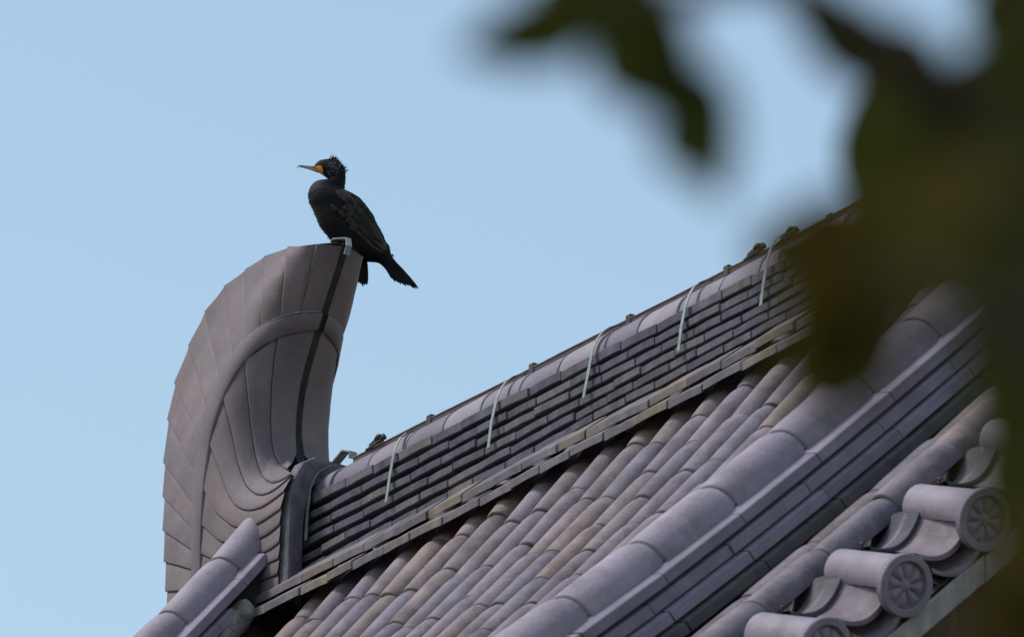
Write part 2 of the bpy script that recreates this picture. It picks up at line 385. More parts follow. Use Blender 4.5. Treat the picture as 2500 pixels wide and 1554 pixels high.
# ------------------------------------------------------------------ descending ridges
def desc_ridge(X0, hk, rho, y0, y1, capL, starts=(0, .03, .06, .09)):
    core = MB(); P = []
    for yy in np.linspace(y0-.02, y1, 24):
        n_ = normal(yy); c = Vector((X0, yy, crown(X0, yy)+hk)) - n_*(rho*1.0)
        w0 = rho*.9; w1 = rho+.02
        P.append([c + Vector((-w1, 0, 0)) - n_*.42, c + Vector((-w0, 0, 0)), c + n_*rho*.6, c + Vector((w0, 0, 0)), c + Vector((w1, 0, 0)) - n_*.42])
    core.grid(P, False); core.poly(P[0])
    root = core.build('descending_ridge', M['dark'], temple)
    me = [round_tile_mesh('cap_tile', rho, capL, M['kud'], 60+i, 96) for i in range(2)]
    s = s_of_y(y0)
    kk = 0
    while y_of_s(s) > y1:
        ya, yb = y_of_s(s), y_of_s(s+capL)
        n_ = normal((ya+yb)/2)
        p0 = Vector((X0, ya, crown(X0, ya)+hk)) - n_*rho; p1 = Vector((X0, yb, crown(X0, yb)+hk)) - n_*rho
        o = link('cap_tile', me[kk % 2], root); frame(o, p0, p1-p0 + Vector((random.gauss(0, .003), 0, 0)), n_); kk += 1
        s += capL-.01
    # side courses
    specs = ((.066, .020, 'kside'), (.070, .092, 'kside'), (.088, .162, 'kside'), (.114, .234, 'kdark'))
    for ci, (ww, dd, mt) in enumerate(specs):
        w = rho + ww; ln = .56
        sm_ = MB(); c = .005; hh = .052; ri = rho*.8
        prof = [(-w, 0), (-w, -hh), (w-c, -hh), (w, -hh+c), (w, -c), (w-c, 0), (ri, (w-ri)*.30), (-ri, (w-ri)*.30)]
        # local x along slope, y across (world X is -local y or +), z normal
        rows_ = [[(xx, a, zz) for a, zz in prof] for xx in (0, .003, ln-.006, ln-.003)]
        sm_.grid(rows_, False, True); sm_.poly(rows_[0]); sm_.poly(rows_[-1])
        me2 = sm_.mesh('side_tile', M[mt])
        s = s_of_y(y0) - .05 + random.random()*.5 - (.5 if ci else .3)
        while y_of_s(s) > y1:
            if s+ln > s_of_y(y0) + starts[ci] + .06:
                sa = max(s, s_of_y(y0)+starts[ci])
                fr_ = (s+ln-sa)/ln
                ya, yb = y_of_s(sa), y_of_s(s+ln)
                n_ = normal((ya+yb)/2)
                q = rho + .006 + dd
                p0 = Vector((X0, ya, crown(X0, ya)+hk)) - n_*q; p1 = Vector((X0, yb, crown(X0, yb)+hk)) - n_*q
                o = link('side_tile', me2, root)
                ex = (p1-p0); frame(o, p0 + Vector((random.gauss(0, .003), 0, 0)), ex, n_); o.scale = (fr_, 1, 1)
            s += ln
    return root
kl = desc_ridge(XL, .62, .122, -.30, -2.6, .50, (.36, .76, .95, 1.1))
kr = desc_ridge(XR, .60, .142, -.50, -5.6, .53)

# rows outside the right descending ridge
for X, lift in ((XR+.33, .015), (XR+.64, .045)):
    pm = MB(); P = []
    for yy in np.linspace(-.4, -5.4, 20): P.append([Vector((X+t, yy, crown(X, yy))) - normal(yy)*.12 for t in (-.10, .10)])
    pm.grid(P); tr = pm.build('tile_row', M['field'], temple)
    s = s_of_y(-.5) - random.random()*TL
    for k in range(12):
        put_tile(random.choice(tile_meshes), X, s, 'round_tile', tr, lift=lift); s += TL*random.uniform(.985, 1.015)-.012

# ------------------------------------------------------------------ verge tiles along the gable edge
BETA = radians(21); AXV = Vector((cos(BETA), 0, -sin(BETA))); UPV = Vector((sin(BETA), 0, cos(BETA)))
VR, DR, VL = .095, .134, .42
def tube_verge(name):
    b = MB(); P = []; a = np.radians(np.linspace(-112, 112, 21))
    for x, k in ((0, 1), (.04, 1), (VL*.6, 1), (VL-.06, 1.0), (VL-.035, 1.08), (VL-.015, 1.25), (VL, 1.45)):
        P.append([(x, VR*(1+(k-1)*max(0., .55-cos(t)))*sin(t), VR*(1+(k-1)*max(0., .55-cos(t)))*cos(t)) for t in a])
    b.grid(P); return b.mesh(name, M['kud'])
def disc_mesh(name):
    b = MB(); n = 40; rows_ = []
    prof = [(0, DR*.98), (0.0, DR), (.030, DR), (.036, DR-.004), (.037, DR-.030), (.033, DR-.034), (.018, DR-.037)]
    for x, r_ in prof: rows_.append([(x, r_*sin(2*pi*k/n), r_*cos(2*pi*k/n)) for k in range(n)])
    b.grid(rows_, False, True)
    # lotus relief: eight petals round a boss
    rows_ = []; R0 = DR-.037; nn = 64
    for i in range(13):
        rr = R0*(1-i/12); row = []
        for k in range(nn):
            th = 2*pi*k/nn; x = .018; q = rr/R0
            pet = abs(sin(th*4)); 
            if .27 < q < .93: x += .014*(pet**1.1)*sin(pi*(q-.27)/.66)**.5 - (.006 if pet < .25 else 0)
            if q <= .25: x += .013*(1-(q/.25)**2)**.5 + .003
            row.append((x, rr*sin(th), rr*cos(th)))
        rows_.append(row)
    b.grid(rows_, True, True)
    return b.mesh(name, M['kside'])
def pan_verge(name, gap, inner=False):
    """sagging pan tile end with thick front lip and two under layers; local x outward, y along slope"""
    b = MB()
    def sheet(x0, x1, sag, off, th, wid, din=0.):
        P = []; ts = np.linspace(-1, 1, 15)
        ff = lambda t: -sag*(1-t*t)
        P.append([(x0, wid*t, ff(t)+off-din) for t in ts]); P.append([((x0+x1)/2, wid*t, ff(t)+off-din*.3) for t in ts]); P.append([(x1, wid*t, ff(t)+off) for t in ts])
        P.append([(x1+.003, wid*t, ff(t)+off-.006) for t in ts]); P.append([(x1+.003, wid*t, ff(t)+off-th) for t in ts])
        P.append([(x1-.06, wid*t, ff(t)+off-th) for t in ts]); b.grid(P, False)
    if inner: sheet(-.28, .085, .078, .008, .020, gap, .15)
    else:
        sheet(-.02, VL-.055, .080, -.012, .022, gap)
        sheet(.1, VL-.005, .092, -.078, .022, gap)
    return b.mesh(name, M['noshi'] if inner else M['field'])  # inner tile takes the darker clay to stand in for its shade
tvm, dm = tube_verge('verge_tile'), disc_mesh('end_disc')
pv = pan_verge('verge_pan_tile', .17); pvi = pan_verge('upper_pan_tile', .17, True)
def rib_verge(name, gap):
    b = MB(); ts = np.linspace(-1, 1, 13)
    for x1, off, th in ((VL-.05, -.112, .016), (VL-.035, -.134, .016), (VL-.05, -.156, .03)):
        P = [[(.1, gap*t, -.095*(1-t*t)+off) for t in ts], [(x1, gap*t, -.095*(1-t*t)+off) for t in ts], [(x1, gap*t, -.095*(1-t*t)+off-th) for t in ts], [(.1, gap*t, -.095*(1-t*t)+off-th) for t in ts]]
        b.grid(P, False)
    return b.mesh(name, M['lip'])
rbm = rib_verge('verge_rib', .17)
nl = MB(); nl.tube([(0, 0, -.02), (0, 0, .03), (.004, .002, .034)], .0045, 6); nl.tube([(-.012, 0, .034), (.016, .0, .036)], .006, 6); nlm = nl.mesh('nail', M['nail'])
PITCH = .43; yv0 = -2.937; Xd = 9.35
zdisc0 = 15.01
def vz(y): return zdisc0 + (float(np.polyval(PC, y)) - float(np.polyval(PC, yv0)))
for k in range(-6, 7):
    y = yv0 - PITCH*k
    if y > -.6: continue
    c = Vector((Xd, y, vz(y))); sl_ = down(y)
    o = link('verge_tile', tvm, temple); frame(o, c - AXV*VL, AXV + Vector((random.gauss(0, .006), random.gauss(0, .006), random.gauss(0, .006))), UPV - sl_*UPV.dot(sl_)*.5)
    d_ = link('end_disc', dm, o); d_.location = (VL-.005, 0, -(DR-VR)*.75 + .0); d_.rotation_euler = (random.uniform(0, 1), 0, 0)
    nn_ = link('nail', nlm, o); nn_.location = (.14, 0, VR-.004)
    y2 = y - PITCH/2; c2 = Vector((Xd, y2, vz(y2) + .055))
    q = link('verge_pan_tile', pv, temple); s2 = down(y2)
    ey = -s2; ex = AXV.copy(); ez = ex.cross(ey).normalized()
    Mx = Matrix((ex, ey, ez)).transposed().to_4x4(); Mx.translation = c2 - AXV*VL; q.matrix_world = Mx
    rr_ = link('verge_rib', rbm, q); link('upper_pan_tile', pvi, q)
# under-eave board and gable wall
bbp = empty('bargeboard', (0, 0, 0), temple)
yb = -.4; i = 0
while yb > -5.6:
    y2 = yb - .62; b = MB()
    z1, z2 = vz(yb), vz(y2)
    for_pts = [(-.20, -.045), (-.20, -.17), (-.05, -.17), (-.05, -.045)]
    P = [[(Xd + a, yb, z1 - .165 + c) for a, c in for_pts], [(Xd + a, y2+.006, z2 - .165 + c) for a, c in for_pts]]
    b.grid(P, False, True); b.poly(P[0]); b.poly(P[1]); b.build('board', M['board'], bbp, bevel=.004); yb = y2
gw = MB(); P = []
for yy in np.linspace(-.2, -5.4, 30): P.append([(Xd-.42, yy, vz(yy)-.20), (Xd-.42, yy, vz(yy)-.9), (Xd-.60, yy, vz(yy)-.9), (Xd-.60, yy, 12.2)])
gw.grid(P, False); gw.build('gable_wall', M['wood'], temple)
sf = MB(); P = []
for yy in np.linspace(-.2, -5.4, 30): P.append([(Xd-.06, yy, vz(yy)-.19), (Xd-.75, yy, vz(yy)-.10)])
sf.grid(P); sf.build('verge_soffit', M['wood'], temple)

# rounded plaster end at the foot of the left descending ridge
pl = MB(); P = []
for i, t in enumerate(np.linspace(0, 1, 14)):
    c = Vector(at(604, 1486, y=-.50))*(1-t) + Vector(at(485, 1612, y=-.76))*t; row = []
    for k in range(14):
        a = 2*pi*k/14; r_ = (.066*(sin(pi*min(1, .25+t*.6)))**.5)*(1+random.uniform(-.08, .08))
        row.append(c + Vector((cos(a)*r_*1.0, -sin(a)*r_*.7, sin(a)*r_*.9)))
    P.append(row)
pl.grid(P, True, True); pl.poly(P[0]); pl.poly(P[-1]); pl.build('plaster_end', M['mortar'], temple)

# ------------------------------------------------------------------ lightning conductor on the ridge
lc = empty('lightning_conductor', tuple(at(862, 1113)))
lc.location = (0, 0, 0)
tag(lc, 'thin dark metal rail with small blocks running along the top of the ridge', 'conductor')
b = MB(); P = []
for x_ in np.linspace(.83, 8.7, 30):
    z_ = 18.640 + .002*sin(x_*5) + (.0 if x_ < 4.2 else .030*(x_-4.2)*.6)
    P.append([(x_, -.010, z_-.024), (x_, -.010, z_+.022), (x_, .020, z_+.022), (x_, .020, z_-.024)])
b.grid(P, False, True); b.poly(P[0]); b.poly(P[-1]); b.build('rail', M['bronze'], lc)
b = MB(); P = [[(p[0][0], -.014, p[1][2]+.001), (p[0][0], -.014, p[1][2]+.005), (p[0][0], .026, p[1][2]+.005), (p[0][0], .026, p[1][2]+.001)] for p in P]
b.grid(P, False, True); b.poly(P[0]); b.poly(P[-1]); b.build('rail_cover', M['board'], lc)
for X in (1.50, 2.38, 3.19, 3.985, 4.80, 5.6, 6.4):
    b = MB(); b.box(X-.022, X+.022, -.016, .024, 18.63, 18.690); b.build('holder', M['bronze'], lc, bevel=.005)
def clamp(X, k=.72):
    cb_ = MB(); z0 = 18.655
    T = lambda pts: [(X+a*k, b, z0+(c-18.66)*k) for a, b, c in pts]
    cb_.tube(T([(-.10, 0, 18.665), (-.08, 0, 18.70), (-.03, 0, 18.715), (.03, 0, 18.71), (.06, 0, 18.685)]), [.012*k, .026*k, .026*k, .022*k, .012*k], 8)
    cb_.tube(T([(-.01, -.01, 18.72), (.02, -.01, 18.735), (.05, -.01, 18.73)]), [.018*k, .024*k, .018*k], 8)
    cb_.tube(T([(.06, -.01, 18.70), (.085, -.01, 18.72), (.10, -.01, 18.70)]), [.016*k, .022*k, .014*k], 8)
    cb_.tube(T([(-.09, -.03, 18.66), (.09, -.03, 18.68)]), .012*k, 6)
    cb_.build('clamp', M['bronze'], lc)
for X in (1.04, 4.22, 4.48): clamp(X)

# ------------------------------------------------------------------ ridge-end ornament (fish-tail finial)
orn = empty('ridge_ornament', (0, 0, 0))
tag(orn, 'tall curled fish-tail ridge ornament of grey clay with feathered fin, bird on its tip', 'ornament')
r1 = lambda x, y: (350+x/2.52, 560+y/2.52)
r2 = lambda x, y: (300+x/3.0, 1050+y/3.0)
seam_px = [(846, 596), (828, 655), (804, 728), (793, 763), (778, 805), (762, 860), (749, 905), (738, 955), (731, 1010), (729, 1056), (734, 1115), (745, 1146)]
E_px = [r1(1080, 93), r1(905, 121), r1(762, 178), r1(652, 255), r1(520, 360), r1(402, 512), r1(302, 722), r1(217, 948), r1(175, 1172), r2(330, 243), r2(326, 492), r2(326, 738), r2(335, 966), r2(345, 1182), r2(352, 1420)]
F_px = [r1(990, 508), r1(860, 538), r1(745, 592), r1(650, 655), r1(570, 757), r1(487, 890), r1(405, 1070), r1(365, 1285), r2(543, 290), r2(530, 535), r2(525, 715), r2(528, 880), r2(528, 1025), r2(528, 1180), r2(528, 1420)]
seam = np.array([at(*p) for p in seam_px])[:, [0, 2]]
seam = np.vstack([seam, [[.40, 18.735], [.60, 18.72], [1.5, 18.72]]])
edge = np.array([at(*p) for p in E_px])[:, [0, 2]]
top_px = [(848, 594), r1(1225, 81), r1(1180, 82), r1(1130, 86)]
topc = np.array([at(*p) for p in top_px])[:, [0, 2]]
def pdist(p, poly):
    a = poly[:-1]; b = poly[1:]; ab = b-a
    t = np.clip(((p-a)*ab).sum(1)/np.maximum((ab*ab).sum(1), 1e-9), 0, 1)
    return float(np.sqrt((((a+ab*t[:, None])-p)**2).sum(1).min()))
ZR = np.array([18.0, 18.6, 18.9, 19.05, 19.3, 19.5, 19.75, 19.9, 20.1]); RR = np.array([.40, .36, .335, .33, .29, .25, .22, .19, .18])
# inside test polygon: seam reversed + edge
poly = np.vstack([topc, edge, [[-.86, 17.6], [1.5, 17.6]], seam[::-1]])
def inside(p):
    x, y = p; c = False; n = len(poly); j = n-1
    for i in range(n):
        if (poly[i, 1] > y) != (poly[j, 1] > y) and x < (poly[j, 0]-poly[i, 0])*(y-poly[i, 1])/(poly[j, 1]-poly[i, 1])+poly[i, 0]: c = not c
        j = i
    return c
def half(X, Z):
    p = np.array([X, Z])
    if not inside(p): return 0.0
    dI = pdist(p, seam); dO = pdist(p, edge); R_ = float(np.interp(Z, ZR, RR)); Lt = dI+dO
    if R_ > Lt*.8: R_ = Lt*.8
    if dI < R_: return sqrt(max(0, R_*R_-(R_-dI)**2))
    eb = .04 + .16*min(1, max(0, (19.3-Z)/1.3)); return eb + (R_-eb)*max(0, 1-((dI-R_)/max(Lt-R_, 1e-4))**1.3)
def onsurf(px, py):
    """first hit of the pixel's ray with the near side of the ornament"""
    prev = None
    for k in range(0, 61):
        y = -.45*(1-k/60.0); p = at(px, py, y=y); h = half(p[0], p[2])
        if h >= -y and (h > 0 or k == 60):
            lo_, hi_ = (-.45*(1-(k-1)/60.0), y)
            for _ in range(12):
                mid = (lo_+hi_)/2; p = at(px, py, y=mid); h = half(p[0], p[2])
                if h >= -mid and h > 0: hi_ = mid
                else: lo_ = mid
            return at(px, py, y=hi_)
    return at(px, py, y=0.0)
def resample(c, n):
    c = np.array(c, float); d = np.concatenate([[0], np.cumsum(np.hypot(*np.diff(c, axis=0).T))])
    # Catmull-Rom style smoothing through dense linear + box filter
    t = np.linspace(0, d[-1], 60); q = np.stack([np.interp(t, d, c[:, 0]), np.interp(t, d, c[:, 1])], 1)
    if len(c) > 2:
        for _ in range(6): q[1:-1] = (q[:-2]+2*q[1:-1]+q[2:])/4
    dd = np.concatenate([[0], np.cumsum(np.hypot(*np.diff(q, axis=0).T))]); t2 = np.linspace(0, dd[-1], n)
    return np.stack([np.interp(t2, dd, q[:, 0]), np.interp(t2, dd, q[:, 1])], 1)
GAP = .014
F_px0 = F_px
def ext(p, q, d):      # move q further away from p by d pixels
    l_ = hypot(q[0]-p[0], q[1]-p[1]); return (q[0]+(q[0]-p[0])/l_*d, q[1]+(q[1]-p[1])/l_*d)
F_px = [ext(e_, f_, 6) for e_, f_ in zip(E_px, F_px)]
def panel(name, A, B, n, mcr, prof, parent):
    """loft between pixel curves A and B laid on the ornament's side; prof: list of (s, offset)"""
    A = resample(A, n); B = resample(B, n); G = []
    for s_, off in prof:
        G.append([Vector(onsurf(*(A[i]*(1-s_)+B[i]*s_))) for i in range(n)])
    # offsets along local normal
    out = []
    for a in range(len(G)):
        row = []
        for i in range(n):
            du = G[min(a+1, len(G)-1)][i]-G[max(a-1, 0)][i]; dv = G[a][min(i+1, n-1)]-G[a][max(i-1, 0)]
            nn = du.cross(dv); 
            if nn.length < 1e-9: nn = Vector((0, -1, 0))
            nn.normalize()
            if nn.dot(Vector(-cf)) < 0: nn = -nn
            row.append(G[a][i] + nn*prof[a][1] + Vector((0, -GAP, 0)))
        out.append(row)
    b = MB(); b.grid(out); near = b.build(name, M['shibi'], parent)
    far = link(name, near.data, parent); far.scale = (1, -1, 1)
    return near
FP = [(0, -.012), (.02, .001), (.06, .004), (.3, .006), (.6, .009), (.94, .013), (.985, .012), (1, -.010)]
for k in range(len(E_px)-1):
    a, b_ = E_px[k], E_px[k+1]; c, d_ = F_px[k], F_px[k+1]
    # each feather's lower tip stands a little proud of the next
    e2 = (b_[0]-(1.4 if k > 1 else 0), b_[1]+(1.8 if k > 3 else 0))
    panel('fin_feather', [c, ((a[0]+c[0])/2, (a[1]+c[1])/2), a], [d_, ((b_[0]+d_[0])/2, (b_[1]+d_[1])/2), e2], 14, 0, FP, orn)
# last piece of fin between the first groove and the seam at the tip
panel('fin_feather', [(841, 602)] + [(p[0]-2, p[1]) for p in seam_px[1:4]], [E_px[0], r1(1035, 300), F_px[0]], 14, 0, FP, orn)
tp = [Vector(onsurf(p[0], p[1]+1.5)) + Vector((0, -GAP, 0)) for p in [(843, 597), r1(1225, 84), r1(1200, 84), r1(1160, 85), r1(1120, 89), r1(1080, 95)]]
tcp = MB(); tcp.grid([[q, Vector((q.x, q.y*.4, q.z+.006)), Vector((q.x, -q.y*.4, q.z+.006)), Vector((q.x, -q.y, q.z))] for q in tp]); tcp.build('tip_cap', M['shibi'], orn)
# raised band
bo = [(seam_px[3][0]-1.5, seam_px[3][1])] + F_px0
bi = [(778.5, 806), r1(1030, 628), r1(950, 640), r1(870, 665), r1(740, 722), r1(640, 822), r1(575, 920), r1(520, 1030), r1(470, 1170), r1(430, 1330), r2(665, 140), r2(630, 350), r2(615, 560), r2(605, 760), r2(603, 960), r2(600, 1180), r2(600, 1420)]
panel('band', bo, bi, 44, 0, [(0, -.008), (.03, .012), (.08, .016), (.5, .017), (.92, .018), (.97, .014), (1.0, -.016)], orn)
# body feathers, nested U-shaped lines from the band to the collar
end_r = [r2(1290, 290), r2(1270, 318), r2(1258, 335), r2(1255, 348), r2(1205, 455), r2(1180, 580), r2(1172, 695), r2(1170, 825), r2(1165, 945), r2(1150, 1060)]
body = [
    seam_px[2:3] + seam_px[3:] + [(733, 1148)],
    [r1(838, 680), r1(820, 800), r1(803, 950), r1(796, 1190), r1(808, 1350), (678, 1122), (692, 1142), (709, 1149)],
    [r1(640, 835), r1(655, 1000), r1(680, 1240), r2(990, 200), r2(1030, 330), r2(1085, 405), r2(1170, 390), r2(1258, 330)],
    [r1(512, 1062), r1(560, 1250), r2(860, 250), r2(920, 420), r2(1000, 490), r2(1080, 480), r2(1170, 420), r2(1252, 346)],
    [r2(668, 140), r2(720, 280), r2(790, 480), r2(850, 570), r2(930, 600), r2(1040, 575), r2(1130, 515), r2(1205, 455)],
    [r2(627, 460), r2(700, 610), r2(830, 715), r2(950, 725), r2(1060, 665), r2(1182, 580)],
    [r2(610, 710), r2(735, 820), r2(870, 850), r2(990, 815), r2(1090, 768), r2(1174, 695)],
    [r2(605, 915), r2(740, 975), r2(870, 970), r2(1000, 925), r2(1100, 882), r2(1172, 825)],
    [r2(603, 1030), r2(800, 1060), r2(1000, 1020), r2(1166, 945)],
    [r2(603, 1150), r2(800, 1170), r2(1000, 1120), r2(1160, 1060)],
    [r2(603, 1330), r2(800, 1340), r2(1000, 1300), r2(1160, 1240)]]
body[0] = [(812, 815)] + [(793, 836), (768, 900), (748, 980), (736, 1050), (735, 1090), (742, 1128)]
body[0] = [(p[0]-1.5, p[1]) for p in seam_px[4:-2]] + [(729, 1106)]
for k in range(1, len(body)): body[k][0] = ext(body[k][1], body[k][0], 6)
for k in range(len(body)-1):
    panel('body_feather', body[k], body[k+1], 22, 0, [(0, -.012), (.02, .002), (.08, .004), (.35, .006), (.65, .009), (.94, .012), (.985, .010), (1, -.010)], orn)
# pale mortar lines along the band and the upper joints
def mline(c, n, rad):
    c = resample(c, n); b = MB(); b.tube([Vector(onsurf(*p)) + Vector((0, -GAP, 0)) - Vector(cf)*.010 for p in c], rad, 6); b.build('mortar_line', M['mortar'], orn)
mline([(seam_px[3][0]-3, seam_px[3][1]-.5)] + F_px0[:5], 26, .0045)
mline([E_px[0], r1(1035, 300), F_px0[0]], 10, .0028); mline([E_px[1], r1(883, 330), F_px0[1]], 10, .0022)
# inner core closing joint and back, near-black standing in for the gap's shadow
cp = [tuple(p) for p in poly]
core2 = MB(); core2.prism([(x_, z_) for x_, z_ in [(p[0]*.985 + .004, p[1]-.006) for p in cp if p[0] < .75 or p[1] > 19]][:], -.030, .030, 1)
core2.build('joint_shade_core', M['dark'], orn)
# copper clip on the tip
tipc = at(842, 592)
bracket([at(812, 591, y=-.02), at(819, 584, y=-.02), at(850, 582, y=-.02), at(852, 600, y=-.06), at(846, 622, y=-.06)], .035, .007, orn, 'copper_clip')

# ------------------------------------------------------------------ cormorant perched on the tip
M['black'] = mat('black_plumage', [(.0045, .0045, .006), (.005, .005, .0065)], .6, 30, .3, .25, spec=.12)
M['brownf'] = mat('wing_feather', [(.010, .009, .0085), (.028, .025, .022), (.014, .013, .012), (.055, .045, .037), (.009, .0085, .0085)], .6, 25, .25, .15, spec=.15)
M['horn'] = mat('grey_bill', [(.36, .30, .29), (.38, .32, .30)], .45, 30, .25, .1, dirt=(.06, .05, .05, 1), dirtamt=.6)
M['orange'] = mat('orange_skin', [(.75, .28, .02), (.76, .29, .02)], .55, 40, .2, .1)
M['white'] = mat('white_filoplume', [(.40, .40, .42), (.45, .45, .47)], .7, 30, .1, .0)
M['eye'] = mat('eye', [(.02, .05, .03), (.02, .05, .03)], .1, 30, .0, .0, spec=.8)
BO = Vector(at(815, 595, y=.20)); bs_ = FPX/float((np.array(BO)-CAM) @ cf)
RT = Vector(cr); SD = Vector((sin(PHI), -cos(PHI), 0))      # SD: sideways out of the bird, towards the viewer
def bp3(zx, zy, side=0.0):
    """zoomed pixel (4.2x from 700,360) to a point of the bird; side in metres"""
    px, py = 700+zx/4.2, 360+zy/4.2
    return BO + RT*((px-815)/bs_) + Vector((0, 0, 1))*((595-py)/(bs_*cos(EPS))) + SD*side
rings = [((300, 238), (268, 196), 10), ((338, 262), (292, 158), 30), ((372, 282), (335, 126), 46), ((410, 312), (420, 112), 58), ((432, 335), (500, 112), 64), ((436, 345), (562, 165), 66), ((432, 348), (592, 225), 66),
         ((424, 344), (598, 290), 68), ((360, 344), (597, 340), 76), ((290, 350), (592, 385), 92), ((240, 400), (585, 430), 112), ((216, 470), (640, 462), 132), ((222, 550), (740, 515), 146), ((268, 640), (830, 620), 152),
         ((305, 730), (890, 720), 154), ((345, 815), (940, 810), 150), ((410, 900), (985, 890), 142), ((500, 1000), (1015, 960), 128), ((640, 1090), (1040, 1030), 108), ((800, 1160), (1066, 1080), 76), ((930, 1178), (1085, 1125), 48), ((1000, 1230), (1130, 1180), 30), ((1040, 1290), (1165, 1235), 14)]
def cr_interp(arr, n):
    arr = np.array(arr, float); k = len(arr); out = []
    for t in np.linspace(0, k-1, n):
        i = min(int(t), k-2); f_ = t-i
        p0, p1, p2, p3 = arr[max(i-1, 0)], arr[i], arr[i+1], arr[min(i+2, k-1)]
        out.append(.5*((2*p1)+(-p0+p2)*f_+(2*p0-5*p1+4*p2-p3)*f_*f_+(-p0+3*p1-3*p2+p3)*f_**3))
    return np.array(out)
RG = cr_interp([[a[0], a[1], b[0], b[1], w] for a, b, w in rings], 110)
pxm = 1/(4.2*bs_)
bird = empty('cormorant', tuple(BO))
bird.location = (0, 0, 0)
tag(bird, 'black cormorant with grey hooked bill and orange throat perched on the ornament tip, facing left', 'bird')
b = MB(); P = []; rb = random.Random(3)
for r_ in RG:
    A, B = r_[:2], r_[2:4]; c = (A+B)/2; h = (A-B)/2; row = []
    for k in range(30):
        a = 2*pi*k/30; j = 1 + rb.uniform(-.012, .022)
        q = c + h*cos(a)*j; row.append(bp3(q[0], q[1], r_[4]*sin(a)*pxm*j))
    P.append(row)
b.grid(P, True, True); b.poly(P[0]); b.poly(P[-1]); b.build('body', M['black'], bird)
def body_side(zx, zy):
    p = np.array([zx, zy]); best = (1e9, 0)
    for r_ in RG:
        A, B = r_[:2], r_[2:4]; c = (A+B)/2; h = (A-B)/2; L2 = (h*h).sum(); t = ((p-c)@h)/L2
        d = np.linalg.norm(p-c-h*t)
        if d < best[0]: best = (d, r_[4]*sqrt(max(0, 1-min(1, abs(t))**2)))
    return best[1]*pxm
# bill: upper and lower mandible
def tube_b(pts, rad, name, mt, parent=bird, n=10, side=0):
    b = MB(); b.tube([bp3(x_, y_, side) for x_, y_ in pts], [r_*pxm for r_ in rad], n); return b.build(name, M[mt], parent)
bill = tube_b([(300, 205), (255, 197), (200, 190), (150, 184), (120, 182), (104, 192), (101, 206)], [22, 15, 11, 10, 10, 7, 2], 'bill', 'horn')
tube_b([(318, 240), (270, 224), (215, 208), (160, 198), (128, 194)], [16, 13, 10, 7, 4], 'lower_mandible', 'horn', bill)
sk = MB(); G = []
for (x_, tops, bots) in ((292, 200, 234), (306, 196, 244), (322, 196, 252), (340, 198, 262), (356, 212, 272), (364, 236, 280)):
    row = []
    for t in np.linspace(0, 1, 7): 
        y_ = tops+(bots-tops)*t; row.append(bp3(x_, y_, body_side(x_, y_) + .0035 + .002*sin(pi*t)))
    G.append(row)
sk.grid(G); sk.build('throat_skin', M['orange'], bird)
ey = MB(); ey.tube([bp3(309, 187, .012), bp3(309, 187, body_side(309, 187)+.0065)], [7*pxm, 6*pxm], 12); ey.build('eye', M['eye'], bird)
# crest and white filoplumes
def spikes(name, mt, lst, parent=bird):
    b = MB()
    for (x0, y0, x1, y1, r_, sd) in lst: b.tube([bp3(x0, y0, sd), bp3((x0+x1)/2, (y0+y1)/2, sd), bp3(x1, y1, sd)], [r_*pxm, r_*.7*pxm, .3*pxm], 5)
    return b.build(name, M[mt], parent)
L_ = []
for k in range(95):
    t = rb.random(); bx = 450 + 148*t; by = 112 + 135*t**1.7
    L_.append((bx-22, by+22, bx + 6+rb.uniform(0, 34)*(.4+t), by - 44*(1-t)*rb.random() - 4 + rb.uniform(-16, 12), 6, rb.uniform(-.012, .02)))
spikes('crest', 'black', L_)
L_ = []
for k in range(70):
    x_ = rb.gauss(490, 40); y_ = rb.gauss(205, 45)
    if rb.random() < .25: x_, y_ = rb.gauss(405, 22), rb.gauss(285, 14)
    if x_ > 572 or y_ < 130: continue
    s_ = body_side(x_, y_)+.001; L_.append((x_, y_, x_+rb.uniform(6, 16), y_+rb.uniform(-5, 9), 2.0, s_))
spikes('filoplumes', 'white', L_)
# scruffy edge on breast and nape
L_ = []
for (A0, A1, dx, dy, n_) in (((216, 440), (300, 700), -10, 14, 26), ((305, 730), (440, 950), -8, 16, 26), ((597, 300), (588, 425), 9, 12, 12), ((1030, 990), (1090, 1110), 26, 30, 10)):
    for k in range(n_):
        t = rb.random(); r_ = RG[0]; x_ = A0[0]+(A1[0]-A0[0])*t; y_ = A0[1]+(A1[1]-A0[1])*t
        if A0[0] < 500:
            i = int(np.argmin(np.abs(RG[42:, 1]-y_)))+42; x_, y_ = RG[i, 0], RG[i, 1]
        L_.append((x_+10*(1 if A0[0] < 500 else -1), y_-12, x_+dx*rb.uniform(.1, 1), y_+dy*rb.uniform(.5, 1.2), 6, rb.uniform(-.008, .010)))
spikes('ruffled_plumage', 'black', L_)['kind'] = 'stuff'
# wing of layered feathers
fm = MB(); P = []
for i, (t, w) in enumerate(((0, .25), (.08, .6), (.3, .95), (.6, 1), (.82, .85), (.94, .5), (1, .06))): P.append([(t, -w, -.12*w), (t, -.5*w, .02), (t, 0, .10), (t, .5*w, .02), (t, w, -.12*w)])
fm.grid(P); fmesh = fm.mesh('feather', M['brownf'])
wg = MB(); G = []
wl = [((440, 520), (600, 450)), ((420, 600), (690, 490)), ((440, 660), (790, 580)), ((540, 760), (870, 690)), ((640, 880), (930, 800)), ((750, 980), (985, 900)), ((870, 1060), (1015, 985)), ((980, 1105), (1035, 1060))]
for a, b_ in wl:
    row = []
    for t in np.linspace(0, 1, 9):
        x_, y_ = a[0]+(b_[0]-a[0])*t, a[1]+(b_[1]-a[1])*t; row.append(bp3(x_, y_, body_side(x_, y_) + .004*sin(pi*min(1, t*.9+.1)) + .001))
    G.append(row)
wg.grid(G); wing = wg.build('wing', M['brownf'], bird)
